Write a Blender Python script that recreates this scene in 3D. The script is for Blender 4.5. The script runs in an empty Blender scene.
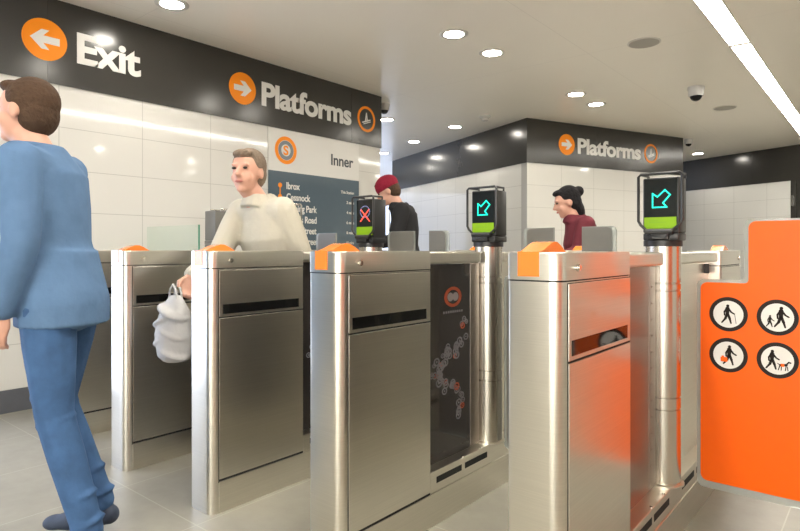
import bpy, bmesh, math, random
from mathutils import Vector, Matrix
random.seed(7)
C = bpy.context.scene
COL = C.collection
PI = math.pi

# ------------------------------------------------------------ camera, world, exposure
cam = bpy.data.cameras.new('camera'); cam.sensor_width = 36; cam.lens = 26.55; cam.shift_y = -0.0206
cam.clip_start = 0.05
co = bpy.data.objects.new('camera', cam); COL.objects.link(co)
co.location = (0, 0, 1.1); co.rotation_euler = (PI/2, 0, math.radians(39.7)); C.camera = co
W = bpy.data.worlds.new('world'); C.world = W; W.use_nodes = True
W.node_tree.nodes['Background'].inputs[0].default_value = (0.75, 0.85, 1.0, 1)
W.node_tree.nodes['Background'].inputs[1].default_value = 0.6
C.view_settings.view_transform = 'Standard'; C.view_settings.look = 'None'
C.view_settings.gamma = 1; C.view_settings.use_curve_mapping = False
C.view_settings.exposure = 1.22
C.cycles.use_denoising = True
C.cycles.max_bounces = 10
C.cycles.sample_clamp_indirect = 6
STRIP = 19.0; LAMP = 55.0; DAY = 2.6; REAR = 3.4

# ------------------------------------------------------------ materials
def new_mat(name):
    m = bpy.data.materials.new(name); m.use_nodes = True
    return m, m.node_tree, m.node_tree.nodes['Principled BSDF']
def mat(name, col, rough=0.5, metal=0.0, spec=0.5, emit=None, es=0, noise=0.0, nscale=20, coat=0, trans=0, bump=0):
    m, t, b = new_mat(name)
    b.inputs['Base Color'].default_value = (*col, 1)
    b.inputs['Roughness'].default_value = rough
    b.inputs['Metallic'].default_value = metal
    b.inputs['Specular IOR Level'].default_value = spec
    b.inputs['Coat Weight'].default_value = coat
    b.inputs['Transmission Weight'].default_value = trans
    if emit: b.inputs['Emission Color'].default_value = (*emit, 1); b.inputs['Emission Strength'].default_value = es
    if noise or bump:
        tc = t.nodes.new('ShaderNodeTexCoord'); n = t.nodes.new('ShaderNodeTexNoise')
        n.inputs['Scale'].default_value = nscale; n.inputs['Detail'].default_value = 4
        t.links.new(tc.outputs['Object'], n.inputs['Vector'])
        if noise:
            mx = t.nodes.new('ShaderNodeMix'); mx.data_type = 'RGBA'
            mx.inputs['A'].default_value = (*[c*(1-noise) for c in col], 1)
            mx.inputs['B'].default_value = (*[min(1, c*(1+noise)) for c in col], 1)
            t.links.new(n.outputs['Fac'], mx.inputs['Factor']); t.links.new(mx.outputs['Result'], b.inputs['Base Color'])
        if bump:
            bp = t.nodes.new('ShaderNodeBump'); bp.inputs['Strength'].default_value = bump; bp.inputs['Distance'].default_value = 0.01
            t.links.new(n.outputs['Fac'], bp.inputs['Height']); t.links.new(bp.outputs['Normal'], b.inputs['Normal'])
    return m
def seams(t, comp, off, step, half):
    """mask that is 1 on the joint lines of a panel grid along one object axis"""
    def M(op, a, b):
        n = t.nodes.new('ShaderNodeMath'); n.operation = op
        for k, v in enumerate((a, b)):
            if v is None: continue
            if isinstance(v, (int, float)): n.inputs[k].default_value = v
            else: t.links.new(v, n.inputs[k])
        return n.outputs[0]
    tc = t.nodes.new('ShaderNodeTexCoord'); sp = t.nodes.new('ShaderNodeSeparateXYZ')
    t.links.new(tc.outputs['Object'], sp.inputs[0])
    a = M('SUBTRACT', sp.outputs[comp], off - step/2)
    a = M('DIVIDE', a, step); a = M('FRACT', a, None); a = M('SUBTRACT', a, 0.5); a = M('ABSOLUTE', a, None)
    return M('LESS_THAN', a, half/step), M
def panel_mat(name, col, line, ax1, ax2, rough, noise=0.03, nscale=3, spec=0.5, vary=None, bump=0.0):
    m, t, b = new_mat(name)
    s1, M = seams(t, *ax1); s2, _ = seams(t, *ax2)
    mask = M('MAXIMUM', s1, s2)
    tc = t.nodes.new('ShaderNodeTexCoord'); n = t.nodes.new('ShaderNodeTexNoise'); n.inputs['Scale'].default_value = nscale
    n.inputs['Detail'].default_value = 6; n.inputs['Roughness'].default_value = 0.65
    t.links.new(tc.outputs['Object'], n.inputs['Vector'])
    mx = t.nodes.new('ShaderNodeMix'); mx.data_type = 'RGBA'
    mx.inputs['A'].default_value = (*[c*(1-noise) for c in col], 1); mx.inputs['B'].default_value = (*[min(1, c*(1+noise)) for c in col], 1)
    t.links.new(n.outputs['Fac'], mx.inputs['Factor'])
    m2 = t.nodes.new('ShaderNodeMix'); m2.data_type = 'RGBA'
    t.links.new(mask, m2.inputs['Factor']); t.links.new(mx.outputs['Result'], m2.inputs['A']); m2.inputs['B'].default_value = (*line, 1)
    t.links.new(m2.outputs['Result'], b.inputs['Base Color'])
    b.inputs['Roughness'].default_value = rough; b.inputs['Specular IOR Level'].default_value = spec
    if bump:
        bp = t.nodes.new('ShaderNodeBump'); bp.inputs['Strength'].default_value = bump; bp.inputs['Distance'].default_value = 0.003
        t.links.new(n.outputs['Fac'], bp.inputs['Height']); t.links.new(bp.outputs['Normal'], b.inputs['Normal'])
    return m
def steel_mat(name, col, rough, grain=(1.5, 1.5, 160), aniso=0.6, bump=0.08):
    m, t, b = new_mat(name)
    tc = t.nodes.new('ShaderNodeTexCoord'); mp = t.nodes.new('ShaderNodeMapping'); mp.inputs['Scale'].default_value = grain
    n = t.nodes.new('ShaderNodeTexNoise'); n.inputs['Scale'].default_value = 2.0; n.inputs['Detail'].default_value = 5
    t.links.new(tc.outputs['Object'], mp.inputs[0]); t.links.new(mp.outputs[0], n.inputs['Vector'])
    mx = t.nodes.new('ShaderNodeMix'); mx.data_type = 'RGBA'
    mx.inputs['A'].default_value = (*[c*0.90 for c in col], 1); mx.inputs['B'].default_value = (*[min(1, c*1.1) for c in col], 1)
    t.links.new(n.outputs['Fac'], mx.inputs['Factor']); t.links.new(mx.outputs['Result'], b.inputs['Base Color'])
    b.inputs['Metallic'].default_value = 1; b.inputs['Roughness'].default_value = rough
    b.inputs['Anisotropic'].default_value = aniso
    tg = t.nodes.new('ShaderNodeTangent'); tg.direction_type = 'RADIAL'; tg.axis = 'Z'
    t.links.new(tg.outputs[0], b.inputs['Tangent'])
    bp = t.nodes.new('ShaderNodeBump'); bp.inputs['Strength'].default_value = bump; bp.inputs['Distance'].default_value = 0.002
    t.links.new(n.outputs['Fac'], bp.inputs['Height']); t.links.new(bp.outputs['Normal'], b.inputs['Normal'])
    return m

M = {}
M['wall'] = panel_mat('white_wall_panels', (0.66, 0.65, 0.615), (0.42, 0.41, 0.39), ('X', 0.0, 0.611, 0.0022), ('Z', 0.151, 0.3035, 0.002), 0.07, 0.015, 2, spec=0.5)
M['floor'] = panel_mat('grey_floor_tiles', (0.285, 0.27, 0.225), (0.38, 0.36, 0.30), ('X', -0.325, 0.6, 0.0025), ('Y', 1.29, 0.6, 0.0025), 0.42, 0.22, 7, bump=0.15)
M['ceiling'] = panel_mat('pale_ceiling_panels', (0.90, 0.85, 0.76), (0.80, 0.755, 0.675), ('X', -2.1, 2.2, 0.003), ('Y', 5.2, 3.0, 0.003), 0.30, 0.03, 0.8, spec=0.35)
M['fascia'] = panel_mat('charcoal_fascia', (0.034, 0.032, 0.028), (0.008, 0.008, 0.008), ('X', 1.607, 3.04, 0.002), ('Z', -1.0, 50, 0.001), 0.20, 0.1, 4, spec=0.5)
M['skirting'] = mat('slate_skirting', (0.10, 0.105, 0.12), 0.35, noise=0.1)
M['steel'] = steel_mat('brushed_steel', (0.72, 0.69, 0.615), 0.28, aniso=0.3, bump=0.015)
M['steel_post'] = steel_mat('brushed_steel_tube', (0.60, 0.57, 0.51), 0.22, (60, 60, 1.5), 0.2, 0.01)
M['dark_steel'] = steel_mat('dull_steel', (0.30, 0.26, 0.23), 0.35, aniso=0.2, bump=0.01)
M['polished'] = mat('polished_steel', (0.72, 0.70, 0.66), 0.12, 1.0)
M['dark'] = mat('black_plastic', (0.016, 0.016, 0.017), 0.38, noise=0.2)
M['gap'] = mat('dark_joint', (0.012, 0.012, 0.012), 0.7, noise=0.2)
M['black_glass'] = mat('black_glass', (0.006, 0.006, 0.006), 0.05, spec=0.3, noise=0.1)
M['smoked'] = mat('smoked_door_glass', (0.030, 0.025, 0.024), 0.07, spec=0.7, noise=0.1)
M['orange'] = mat('orange_vinyl', (0.84, 0.115, 0.0), 0.35, spec=0.25, noise=0.02)
M['orange_sign'] = mat('orange_sign', (0.86, 0.25, 0.004), 0.35, spec=0.25, noise=0.02)
M['orange_pad'] = mat('orange_reader_pad', (0.85, 0.22, 0.03), 0.22, noise=0.03, coat=0.5)
M['white'] = mat('white_vinyl', (0.68, 0.67, 0.64), 0.35, noise=0.01)
M['ink'] = mat('dark_brown_ink', (0.018, 0.012, 0.009), 0.5, spec=0.2, noise=0.1)
M['slate'] = mat('slate_blue_print', (0.075, 0.11, 0.14), 0.18, noise=0.05)
M['inner_ink'] = mat('charcoal_print', (0.03, 0.04, 0.05), 0.3, noise=0.05)
M['logo_grey'] = mat('grey_logo_print', (0.16, 0.18, 0.20), 0.3, noise=0.05)
M['paddle'] = mat('grey_paddle', (0.13, 0.125, 0.11), 0.4, noise=0.08)
def glass(name, tint, alpha):
    m, t, b = new_mat(name)
    b.inputs['Base Color'].default_value = (*tint, 1); b.inputs['Roughness'].default_value = 0.05
    tr = t.nodes.new('ShaderNodeBsdfTransparent'); tr.inputs[0].default_value = (0.93, 0.97, 0.95, 1)
    mx = t.nodes.new('ShaderNodeMixShader'); mx.inputs[0].default_value = alpha
    lw = t.nodes.new('ShaderNodeTexNoise'); lw.inputs['Scale'].default_value = 5
    t.links.new(tr.outputs[0], mx.inputs[1]); t.links.new(b.outputs[0], mx.inputs[2])
    t.links.new(mx.outputs[0], t.nodes['Material Output'].inputs[0])
    return m
M['glass'] = glass('clear_glass', (0.75, 0.85, 0.8), 0.04)
M['glass_rim'] = glass('frosted_glass_rim', (0.42, 0.43, 0.41), 0.5)
M['glass_edge'] = mat('green_glass_edge', (0.10, 0.30, 0.20), 0.2, noise=0.1)
M['led'] = mat('cyan_leds', (0.0, 0.3, 0.25), 0.4, emit=(0.0, 0.78, 0.48), es=0.9)
M['led_off'] = mat('dim_cyan_leds', (0.0, 0.12, 0.11), 0.4, emit=(0.0, 0.22, 0.2), es=0.25)
M['led_red'] = mat('red_leds', (0.8, 0.05, 0.03), 0.4, emit=(0.9, 0.07, 0.04), es=0.9)
M['led_blue'] = mat('mauve_leds', (0.25, 0.28, 0.6), 0.4, emit=(0.22, 0.24, 0.5), es=0.35)
M['lime'] = mat('lime_display', (0.16, 0.29, 0.01), 0.4, spec=0.2, emit=(0.34, 0.62, 0.01), es=0.08, noise=0.04)
M['lime_dark'] = mat('lime_display_print', (0.09, 0.22, 0.008), 0.4, emit=(0.2, 0.5, 0.02), es=0.08, noise=0.04)
M['lamp'] = mat('lamp_diffuser', (1, 1, 1), 0.5, emit=(1.0, 0.94, 0.83), es=LAMP)
M['tube'] = mat('strip_diffuser', (1, 1, 1), 0.5, emit=(1.0, 0.955, 0.86), es=STRIP)
M['lamp_ring'] = mat('lamp_ring', (0.66, 0.63, 0.58), 0.35, noise=0.03)
M['speaker'] = mat('speaker_grille', (0.40, 0.38, 0.34), 0.6, noise=0.1, nscale=300)
M['device'] = mat('white_device', (0.55, 0.54, 0.52), 0.4, noise=0.03)
M['daylight'] = mat('daylit_glazing', (0.6, 0.7, 0.9), 0.3, emit=(0.66, 0.76, 1.0), es=DAY)
M['rear_glazing'] = mat('entrance_glazing', (0.8, 0.8, 0.8), 0.3, emit=(1.0, 0.97, 0.90), es=REAR)
M['daylight_far'] = mat('far_daylit_glazing', (0.6, 0.7, 0.9), 0.3, emit=(0.66, 0.76, 1.0), es=1.1)
M['screen'] = mat('dark_screen', (0.012, 0.014, 0.014), 0.18, spec=0.22, noise=0.1)
M['decal_orange'] = mat('decal_orange', (0.42, 0.07, 0.02), 0.3, noise=0.1)
M['decal_white'] = mat('decal_white', (0.30, 0.26, 0.26), 0.3, noise=0.1)
M['decal_grey'] = mat('decal_grey', (0.17, 0.16, 0.17), 0.3, noise=0.1)
M['door_dark'] = mat('dark_blue_doors', (0.06, 0.10, 0.17), 0.4, noise=0.1)
M['back_wall'] = mat('back_wall_paint', (0.78, 0.77, 0.73), 0.6, noise=0.03)

# ------------------------------------------------------------ mesh helpers
def out(name, bm, mats, parent=None, smooth=False, angle=40):
    me = bpy.data.meshes.new(name)
    bmesh.ops.recalc_face_normals(bm, faces=bm.faces)
    bm.to_mesh(me); bm.free()
    o = bpy.data.objects.new(name, me); COL.objects.link(o)
    for m in (mats if isinstance(mats, (list, tuple)) else [mats]): me.materials.append(m)
    if smooth:
        me.polygons.foreach_set('use_smooth', [True]*len(me.polygons))
        try: me.set_sharp_from_angle(angle=math.radians(angle))
        except Exception: pass
    if parent: o.parent = parent
    return o
def thing(name, label, cat, loc=(0, 0, 0), rotz=0, group=None):
    o = bpy.data.objects.new(name, None); COL.objects.link(o); o.empty_display_size = 0.1
    o.location = loc; o.rotation_euler = (0, 0, rotz); o['label'] = label; o['category'] = cat
    if group: o['group'] = group
    return o
def tag(o, label, cat, group=None):
    o['label'] = label; o['category'] = cat
    if group: o['group'] = group
    return o
def struct(name, bm, m, loc=None, rotz=0):
    o = out(name, bm, m)
    if loc: o.location = loc
    o.rotation_euler.z = rotz
    o['kind'] = 'structure'
    return o
def copy_tree(o, parent=None):
    c = o.copy(); COL.objects.link(c)
    if parent: c.parent = parent
    for ch in [x for x in COL.objects if x.parent == o]: copy_tree(ch, c)
    return c
def box(bm, x0, x1, y0, y1, z0, z1, mi=0, bev=0):
    vs = [bm.verts.new((x, y, z)) for x in (x0, x1) for y in (y0, y1) for z in (z0, z1)]
    f = []
    for q in ((0,1,3,2), (4,6,7,5), (0,4,5,1), (2,3,7,6), (0,2,6,4), (1,5,7,3)):
        fc = bm.faces.new([vs[i] for i in q]); fc.material_index = mi; f.append(fc)
    if bev:
        es = list({e for fc in f for e in fc.edges})
        bmesh.ops.bevel(bm, geom=es, offset=bev, segments=2, affect='EDGES', profile=0.5)
def prism(bm, pts, z0, z1, mi=0, bev=0):
    lo = [bm.verts.new((x, y, z0)) for x, y in pts]; hi = [bm.verts.new((x, y, z1)) for x, y in pts]
    n = len(pts)
    bm.faces.new(lo[::-1]).material_index = mi
    top = bm.faces.new(hi); top.material_index = mi
    for i in range(n):
        bm.faces.new([lo[i], lo[(i+1) % n], hi[(i+1) % n], hi[i]]).material_index = mi
    if bev:
        bmesh.ops.bevel(bm, geom=list(top.edges), offset=bev, segments=3, affect='EDGES', profile=0.5)
def rrect(x0, x1, y0, y1, r, n=6):
    """rounded rectangle; r = radii at (x0,y0), (x1,y0), (x1,y1), (x0,y1)"""
    if not isinstance(r, (list, tuple)): r = [r]*4
    pts = []
    for (cx, cy, a0, rr) in ((x0+r[0], y0+r[0], PI, r[0]), (x1-r[1], y0+r[1], 1.5*PI, r[1]), (x1-r[2], y1-r[2], 0, r[2]), (x0+r[3], y1-r[3], 0.5*PI, r[3])):
        if rr < 1e-5: pts.append((cx, cy)); continue
        for k in range(n+1):
            a = a0 + k/n*PI/2; pts.append((cx+rr*math.cos(a), cy+rr*math.sin(a)))
    return pts
def cyl(bm, p0, p1, r, n=20, mi=0, r1=None, cap=True):
    p0, p1 = Vector(p0), Vector(p1); d = (p1-p0).normalized()
    u = d.orthogonal().normalized(); v = d.cross(u); r1 = r if r1 is None else r1
    a = [bm.verts.new(p0+(u*math.cos(t)+v*math.sin(t))*r) for t in [2*PI*k/n for k in range(n)]]
    b = [bm.verts.new(p1+(u*math.cos(t)+v*math.sin(t))*r1) for t in [2*PI*k/n for k in range(n)]]
    for i in range(n): bm.faces.new([a[i], a[(i+1) % n], b[(i+1) % n], b[i]]).material_index = mi
    if cap:
        bm.faces.new(a[::-1]).material_index = mi; bm.faces.new(b).material_index = mi
def tube(bm, pts, r, n=8, closed=False, mi=0):
    P = [Vector(p) for p in pts]; N = len(P); rings = []
    u = None
    for i in range(N):
        if closed: d = (P[(i+1) % N]-P[i-1]).normalized()
        else: d = (P[min(i+1, N-1)]-P[max(i-1, 0)]).normalized()
        if u is None: u = d.orthogonal().normalized()
        else: u = (u - d*u.dot(d)).normalized()
        v = d.cross(u)
        rings.append([bm.verts.new(P[i]+(u*math.cos(t)+v*math.sin(t))*r) for t in [2*PI*k/n for k in range(n)]])
    for i in range(N if closed else N-1):
        a, b = rings[i], rings[(i+1) % N]
        for k in range(n): bm.faces.new([a[k], a[(k+1) % n], b[(k+1) % n], b[k]]).material_index = mi
    if not closed:
        bm.faces.new(rings[0][::-1]); bm.faces.new(rings[-1])
def lathe(bm, prof, cx=0, cy=0, n=32, mi=0):
    rings = []
    for r, z in prof:
        rings.append([bm.verts.new((cx+r*math.cos(2*PI*k/n), cy+r*math.sin(2*PI*k/n), z)) for k in range(n)])
    for a, b in zip(rings, rings[1:]):
        for k in range(n): bm.faces.new([a[k], a[(k+1) % n], b[(k+1) % n], b[k]]).material_index = mi
    bm.faces.new(rings[0][::-1]).material_index = mi; bm.faces.new(rings[-1]).material_index = mi
def ellipsoid(bm, c, r, rot=None, n=16, m=10):
    mt = Matrix.Translation(c)
    if rot is not None: mt = mt @ rot.to_4x4()
    bmesh.ops.create_uvsphere(bm, u_segments=n, v_segments=m, radius=1, matrix=mt @ Matrix.Diagonal((*r, 1)))
def lerp(a, b, t): return a+(b-a)*t

# flat artwork: polygons in a sign's own plane (u right, v up), local x = u, local y = -n, local z = v
class Art:
    def __init__(s): s.bm = bmesh.new()
    def poly(s, pts, d0, d1, mi=0):
        f = [s.bm.verts.new((u, -d1, v)) for u, v in pts]; b = [s.bm.verts.new((u, -d0, v)) for u, v in pts]
        n = len(pts)
        s.bm.faces.new(f).material_index = mi; s.bm.faces.new(b[::-1]).material_index = mi
        for i in range(n): s.bm.faces.new([b[i], b[(i+1) % n], f[(i+1) % n], f[i]]).material_index = mi
    def disc(s, u, v, r, d0, d1, mi=0, n=40, ry=None):
        ry = ry or r
        s.poly([(u+r*math.cos(2*PI*k/n), v+ry*math.sin(2*PI*k/n)) for k in range(n)], d0, d1, mi)
    def ring(s, u, v, r0, r1, d0, d1, mi=0, n=40):
        for k in range(n):
            a, b = 2*PI*k/n, 2*PI*(k+1)/n
            s.poly([(u+r0*math.cos(a), v+r0*math.sin(a)), (u+r1*math.cos(a), v+r1*math.sin(a)), (u+r1*math.cos(b), v+r1*math.sin(b)), (u+r0*math.cos(b), v+r0*math.sin(b))], d0, d1, mi)
    def rect(s, u0, u1, v0, v1, d0, d1, mi=0, r=0):
        s.poly(rrect(u0, u1, v0, v1, r) if r else [(u0, v0), (u1, v0), (u1, v1), (u0, v1)], d0, d1, mi)
    def stroke(s, p, q, w, d0, d1, mi=0, w2=None):
        (x0, y0), (x1, y1) = p, q; L = math.hypot(x1-x0, y1-y0) or 1e-6; w2 = w if w2 is None else w2
        ax = math.atan2(y1-y0, x1-x0); pts = []
        for k in range(7): a = ax+PI/2+PI*k/6; pts.append((x0+w/2*math.cos(a), y0+w/2*math.sin(a)))
        for k in range(7): a = ax-PI/2+PI*k/6; pts.append((x1+w2/2*math.cos(a), y1+w2/2*math.sin(a)))
        s.poly(pts, d0, d1, mi)
    def arrow(s, u, v, L, d0, d1, mi=0, ang=0):
        """wayfinding arrow centred at u, v, pointing along ang"""
        w = 0.27*L; h = 0.5*L
        P = [(-L*.5, -w/2), (L*.12, -w/2), (-L*.10, -h*.86), (L*.16, -h*.86), (L*.5, 0), (L*.16, h*.86), (-L*.10, h*.86), (L*.12, w/2), (-L*.5, w/2)]
        P = [(-L*.5, -w/2), (L*.06, -w/2), (-L*.14, -h*.72), (L*.12, -h*.72), (L*.5, 0), (L*.12, h*.72), (-L*.14, h*.72), (L*.06, w/2), (-L*.5, w/2)]
        c, sn = math.cos(ang), math.sin(ang)
        P = [(u+x*c-y*sn, v+x*sn+y*c) for x, y in P]
        # split into convex pieces: shaft + two barbs
        s.poly([P[0], P[1], P[7], P[8]], d0, d1, mi)
        s.poly([P[1], P[4], P[7]], d0, d1, mi)
        s.poly([P[1], P[2], P[3], P[4]], d0, d1, mi); s.poly([P[7], P[4], P[5], P[6]], d0, d1, mi)
    def done(s, name, mats, parent=None): return out(name, s.bm, mats, parent)
def lettering(name, lines, m, parent, d=0.004, bold=0.02):
    """lines: (string, u0, v_baseline, width or None, cap height[, align]) -> one flat mesh in the sign's plane"""
    bm = bmesh.new()
    for ln in lines:
        s, u0, v0, wd, cap = ln[:5]
        cu = bpy.data.curves.new('t', 'FONT'); cu.body = s; cu.size = 1; cu.offset = bold; cu.extrude = 0.0; cu.space_character = 0.97
        o = bpy.data.objects.new('t', cu); COL.objects.link(o)
        bpy.context.view_layer.update()
        me = bpy.data.meshes.new_from_object(o.evaluated_get(bpy.context.evaluated_depsgraph_get()))
        xs = [v.co.x for v in me.vertices]; x0, x1 = min(xs), max(xs)
        sy = cap/0.70; sx = (wd/(x1-x0)) if wd else sy*0.85
        off = u0 if len(ln) < 6 else u0-(x1-x0)*sx
        base = len(bm.verts)
        vs = [bm.verts.new((off+(v.co.x-x0)*sx, -d, v0+v.co.y*sy)) for v in me.vertices]
        bm.verts.ensure_lookup_table()
        for p in me.polygons:
            try: bm.faces.new([vs[i] for i in p.vertices])
            except ValueError: pass
        bpy.data.objects.remove(o); bpy.data.curves.remove(cu); bpy.data.meshes.remove(me)
    # real thickness back to the sign face
    r = bmesh.ops.extrude_face_region(bm, geom=list(bm.faces))
    for e in r['geom']:
        if isinstance(e, bmesh.types.BMVert): e.co.y = -0.0002
    return out(name, bm, m, parent)

# ------------------------------------------------------------ the setting
ZC, ZF = 2.87, 2.27
bm = bmesh.new(); box(bm, -12, 5, -7, 17, -0.1, 0); struct('floor', bm, M['floor'])
bm = bmesh.new(); box(bm, -12, 5, -7, 17, ZC, ZC+0.1); struct('ceiling', bm, M['ceiling'])
def wall(name, p, q, off=0.0, z1=ZF, m='wall', th=0.12):
    """wall from p to q seen from the side on the right of p->q's left hand; local x runs along it, room face at local y=0"""
    L = math.hypot(q[0]-p[0], q[1]-p[1]); a = math.atan2(q[1]-p[1], q[0]-p[0])
    bm = bmesh.new(); box(bm, 0, L, 0, th, 0, z1)
    for v in bm.verts: v.co.x += off
    o = struct(name, bm, M[m], (p[0]-off*math.cos(a), p[1]-off*math.sin(a), 0), a)
    return o
def band(name, p, q, z0, z1, m, proud=0.012, off=0.0, th=0.12):
    L = math.hypot(q[0]-p[0], q[1]-p[1]); a = math.atan2(q[1]-p[1], q[0]-p[0])
    bm = bmesh.new(); box(bm, -proud, L+proud, -proud, th+proud, z0, z1)
    for v in bm.verts: v.co.x += off
    return struct(name, bm, M[m], (p[0]-off*math.cos(a), p[1]-off*math.sin(a), 0), a)
# left wall: room face X=-4.56; runs toward +Y so its normal (+X) is local -y
# local x of the object equals world Y for seam placement (off = p.y)
def lw(p, off0): return off0
SX = -0.462   # joint phase so that vertical joints fall on Y = 1.684, 2.295, 2.906, 3.517 ...
wl = wall('wall_left', (-4.56, 0.9), (-4.56, 5.13), off=0.9+SX, th=0.34)
band('trim_1', (-4.56, -6), (-4.56, 5.13), ZF, ZC, 'fascia', 0.012, off=-6, th=0.34)
band('baseboard_left', (-4.56, 0.9), (-4.56, 5.13), 0, 0.154, 'skirting', 0.012, th=0.34)
# beyond the frame on the left: added glowing panel, added dark panel, then plain wall
def glazed(name, p, q, z0, z1, m, n, frame='door_dark'):
    L = math.hypot(q[0]-p[0], q[1]-p[1]); a = math.atan2(q[1]-p[1], q[0]-p[0])
    bm = bmesh.new(); box(bm, 0, L, 0.03, 0.08, z0, z1, 0)
    for k in range(n+1): box(bm, k*L/n-0.02, k*L/n+0.02, 0, 0.09, z0, z1, 1)
    box(bm, 0, L, 0, 0.09, z0-0.03, z0+0.03, 1); box(bm, 0, L, 0, 0.09, z1-0.03, z1, 1)
    return struct(name, bm, [M[m], M[frame]], (p[0], p[1], 0), a)
glazed('window_1', (-4.56, -0.75), (-4.56, 0.9), 0.05, ZF, 'daylight', 1, 'back_wall')  # added unseen glowing panel, gives the gate fronts their bluish reflection
bm = bmesh.new(); box(bm, 0, 3.25, 0, 0.12, 0, ZF, 0)
for k in (0.02, 0.83, 1.64, 2.44): box(bm, k, k+0.80, -0.02, 0, 0.02, ZF-0.05, 0, 0.004)
struct('door_2', bm, M['door_dark'], (-4.56, -4.0, 0), PI/2)  # added unseen dark blue panel, darkens the reflection in a gate front
wall('wall_left', (-4.56, -6), (-4.56, -4.0), z1=ZF, m='back_wall')
glazed('window_3', (3.6, -5.97), (-1.6, -5.97), 0.1, 2.7, 'rear_glazing', 5, 'back_wall').location.y = -5.88  # added glowing panel behind the camera, brightens ceiling and gate fronts
wall('wall_entrance', (4.0, -6), (-4.56, -6), z1=ZC, m='back_wall')
# block (the second sign hangs on it)
P0 = (-3.772, 7.23); P1 = (-2.55, 10.111); P2 = (-7.689, 9.041)
P3 = (P2[0]+P1[0]-P0[0], P2[1]+P1[1]-P0[1])
TH = 0.12
def inward(p, q, t=TH):   # wall() puts thickness to the left of p->q
    return p, q
wall('wall_block_front', P0, P1)
wall('wall_block_side', P2, P0)
wall('wall_block_right', P1, P3); wall('wall_block_rear', P3, P2)
band('trim_2', P0, P1, ZF, ZC, 'fascia', 0.012, off=0.35)
band('trim_3', P2, P0, ZF, ZC, 'fascia', 0.012, off=-0.5)
# far wall on the right
ef = (-0.9172, 0.3985); F0 = (-1.169, 11.994)
def fp(u): return (F0[0]+ef[0]*u, F0[1]+ef[1]*u)
wall('wall_far', fp(8.5), fp(0.137)); wall('wall_far', fp(-1.0), fp(-6.0))
band('trim_4', fp(8.5), fp(-6.0), ZF, ZC, 'fascia', 0.012)
bm = bmesh.new(); box(bm, 0, 1.137, 0, 0.12, 0, ZF, 0); box(bm, 0.0, 0.09, -0.03, 0, 0, ZF, 0, 0.004)
box(bm, 1.05, 1.137, -0.03, 0, 0, ZF, 0, 0.004); box(bm, 0.1, 1.04, -0.012, 0, 0.02, ZF-0.06, 0, 0.004)
box(bm, 0.030, 0.050, -0.06, -0.03, 1.83, 2.02, 1, 0.004)
struct('door_1', bm, [M['fascia'], M['polished']], (*fp(0.137), 0), math.atan2(-ef[1], -ef[0]))
wall('wall_right', (4.0, 10.2), (4.0, -6), z1=ZC, m='back_wall')
band('trim_5', (4.0, 1.3), (4.0, -1.6), 0.2, 1.9, 'orange', 0.02, th=0.02)  # added unseen orange panel, reflected as streaks on the gate corners
wall('wall_corridor', (-11.2, 5.1), (-8.6, 15.4), z1=ZC, m='back_wall')
glazed('window_2', (-10.55, 7.2), (-8.95, 13.5), 0.6, 2.5, 'daylight_far', 5, 'back_wall').location.x += 0.14
wall('wall_return', (-4.9, 5.0), (-11.3, 5.0), z1=ZC, m='wall')

# ------------------------------------------------------------ ceiling fittings
def downlight(loc, label, group):
    t = thing('recessed_downlight', label, 'ceiling light', (loc[0], loc[1], ZC), 0, group)
    bm = bmesh.new(); prof = [(0.082, 0.0), (0.118, 0.0), (0.118, -0.004), (0.108, -0.009), (0.082, -0.006)]
    n = 36; rings = [[bm.verts.new((r*math.cos(2*PI*k/n), r*math.sin(2*PI*k/n), z)) for k in range(n)] for r, z in prof]
    for i in range(len(rings)):
        a, b = rings[i], rings[(i+1) % len(rings)]
        for k in range(n): bm.faces.new([a[k], a[(k+1) % n], b[(k+1) % n], b[k]])
    out('trim_ring', bm, M['lamp_ring'], t, True)
    bm = bmesh.new(); lathe(bm, [(0.083, -0.001), (0.083, -0.004), (0.05, -0.007)], n=32)
    out('diffuser', bm, M['lamp'], t, True)
    return t
DL = [(-3.99, 2.227, 'bright round downlight at the top edge above the exit lettering'),
      (-2.76, 4.02, 'nearest bright downlight of the pair at the top centre of the ceiling'),
      (-2.76, 4.625, 'second bright downlight just behind the nearest one at top centre'),
      (-2.76, 6.47, 'round downlight, nearer of the pair before the block with the small sign'),
      (-2.76, 7.075, 'round downlight, further of the pair before the block with the small sign'),
      (-4.842, 7.078, 'round downlight left of the smoke detector above the dark side fascia'),
      (-5.29, 6.09, 'round downlight just past the end of the big dark sign band'),
      (-6.03, 7.62, 'small round downlight low over the far end of the block fascia'),
      (-2.736, 11.94, 'round downlight right of the block, in front of the far dark band'),
      (-7.18, 8.18, 'small far downlight in the corridor behind the end of the big sign')]
for x, y, lb in DL: downlight((x, y), lb, 'recessed ceiling downlights')
for x, y in [(-2.76, 1.57), (-2.76, 2.18), (-2.76, -0.9), (-2.76, -1.5), (1.6, 1.6), (1.6, 4.6), (1.6, -1.2), (1.2, 8.2), (1.2, 10.0), (-0.30, 10.7), (0.4, 10.7), (3.3, 1.6), (3.3, 4.6), (3.3, 7.4), (1.6, 6.4), (-8.6, 8.2), (-8.6, 10.5)]:
    downlight((x, y), 'round downlight in the ceiling outside the picture', 'downlights out of view')  # unseen lamps: the left row continued, others added to brighten the hall
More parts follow.
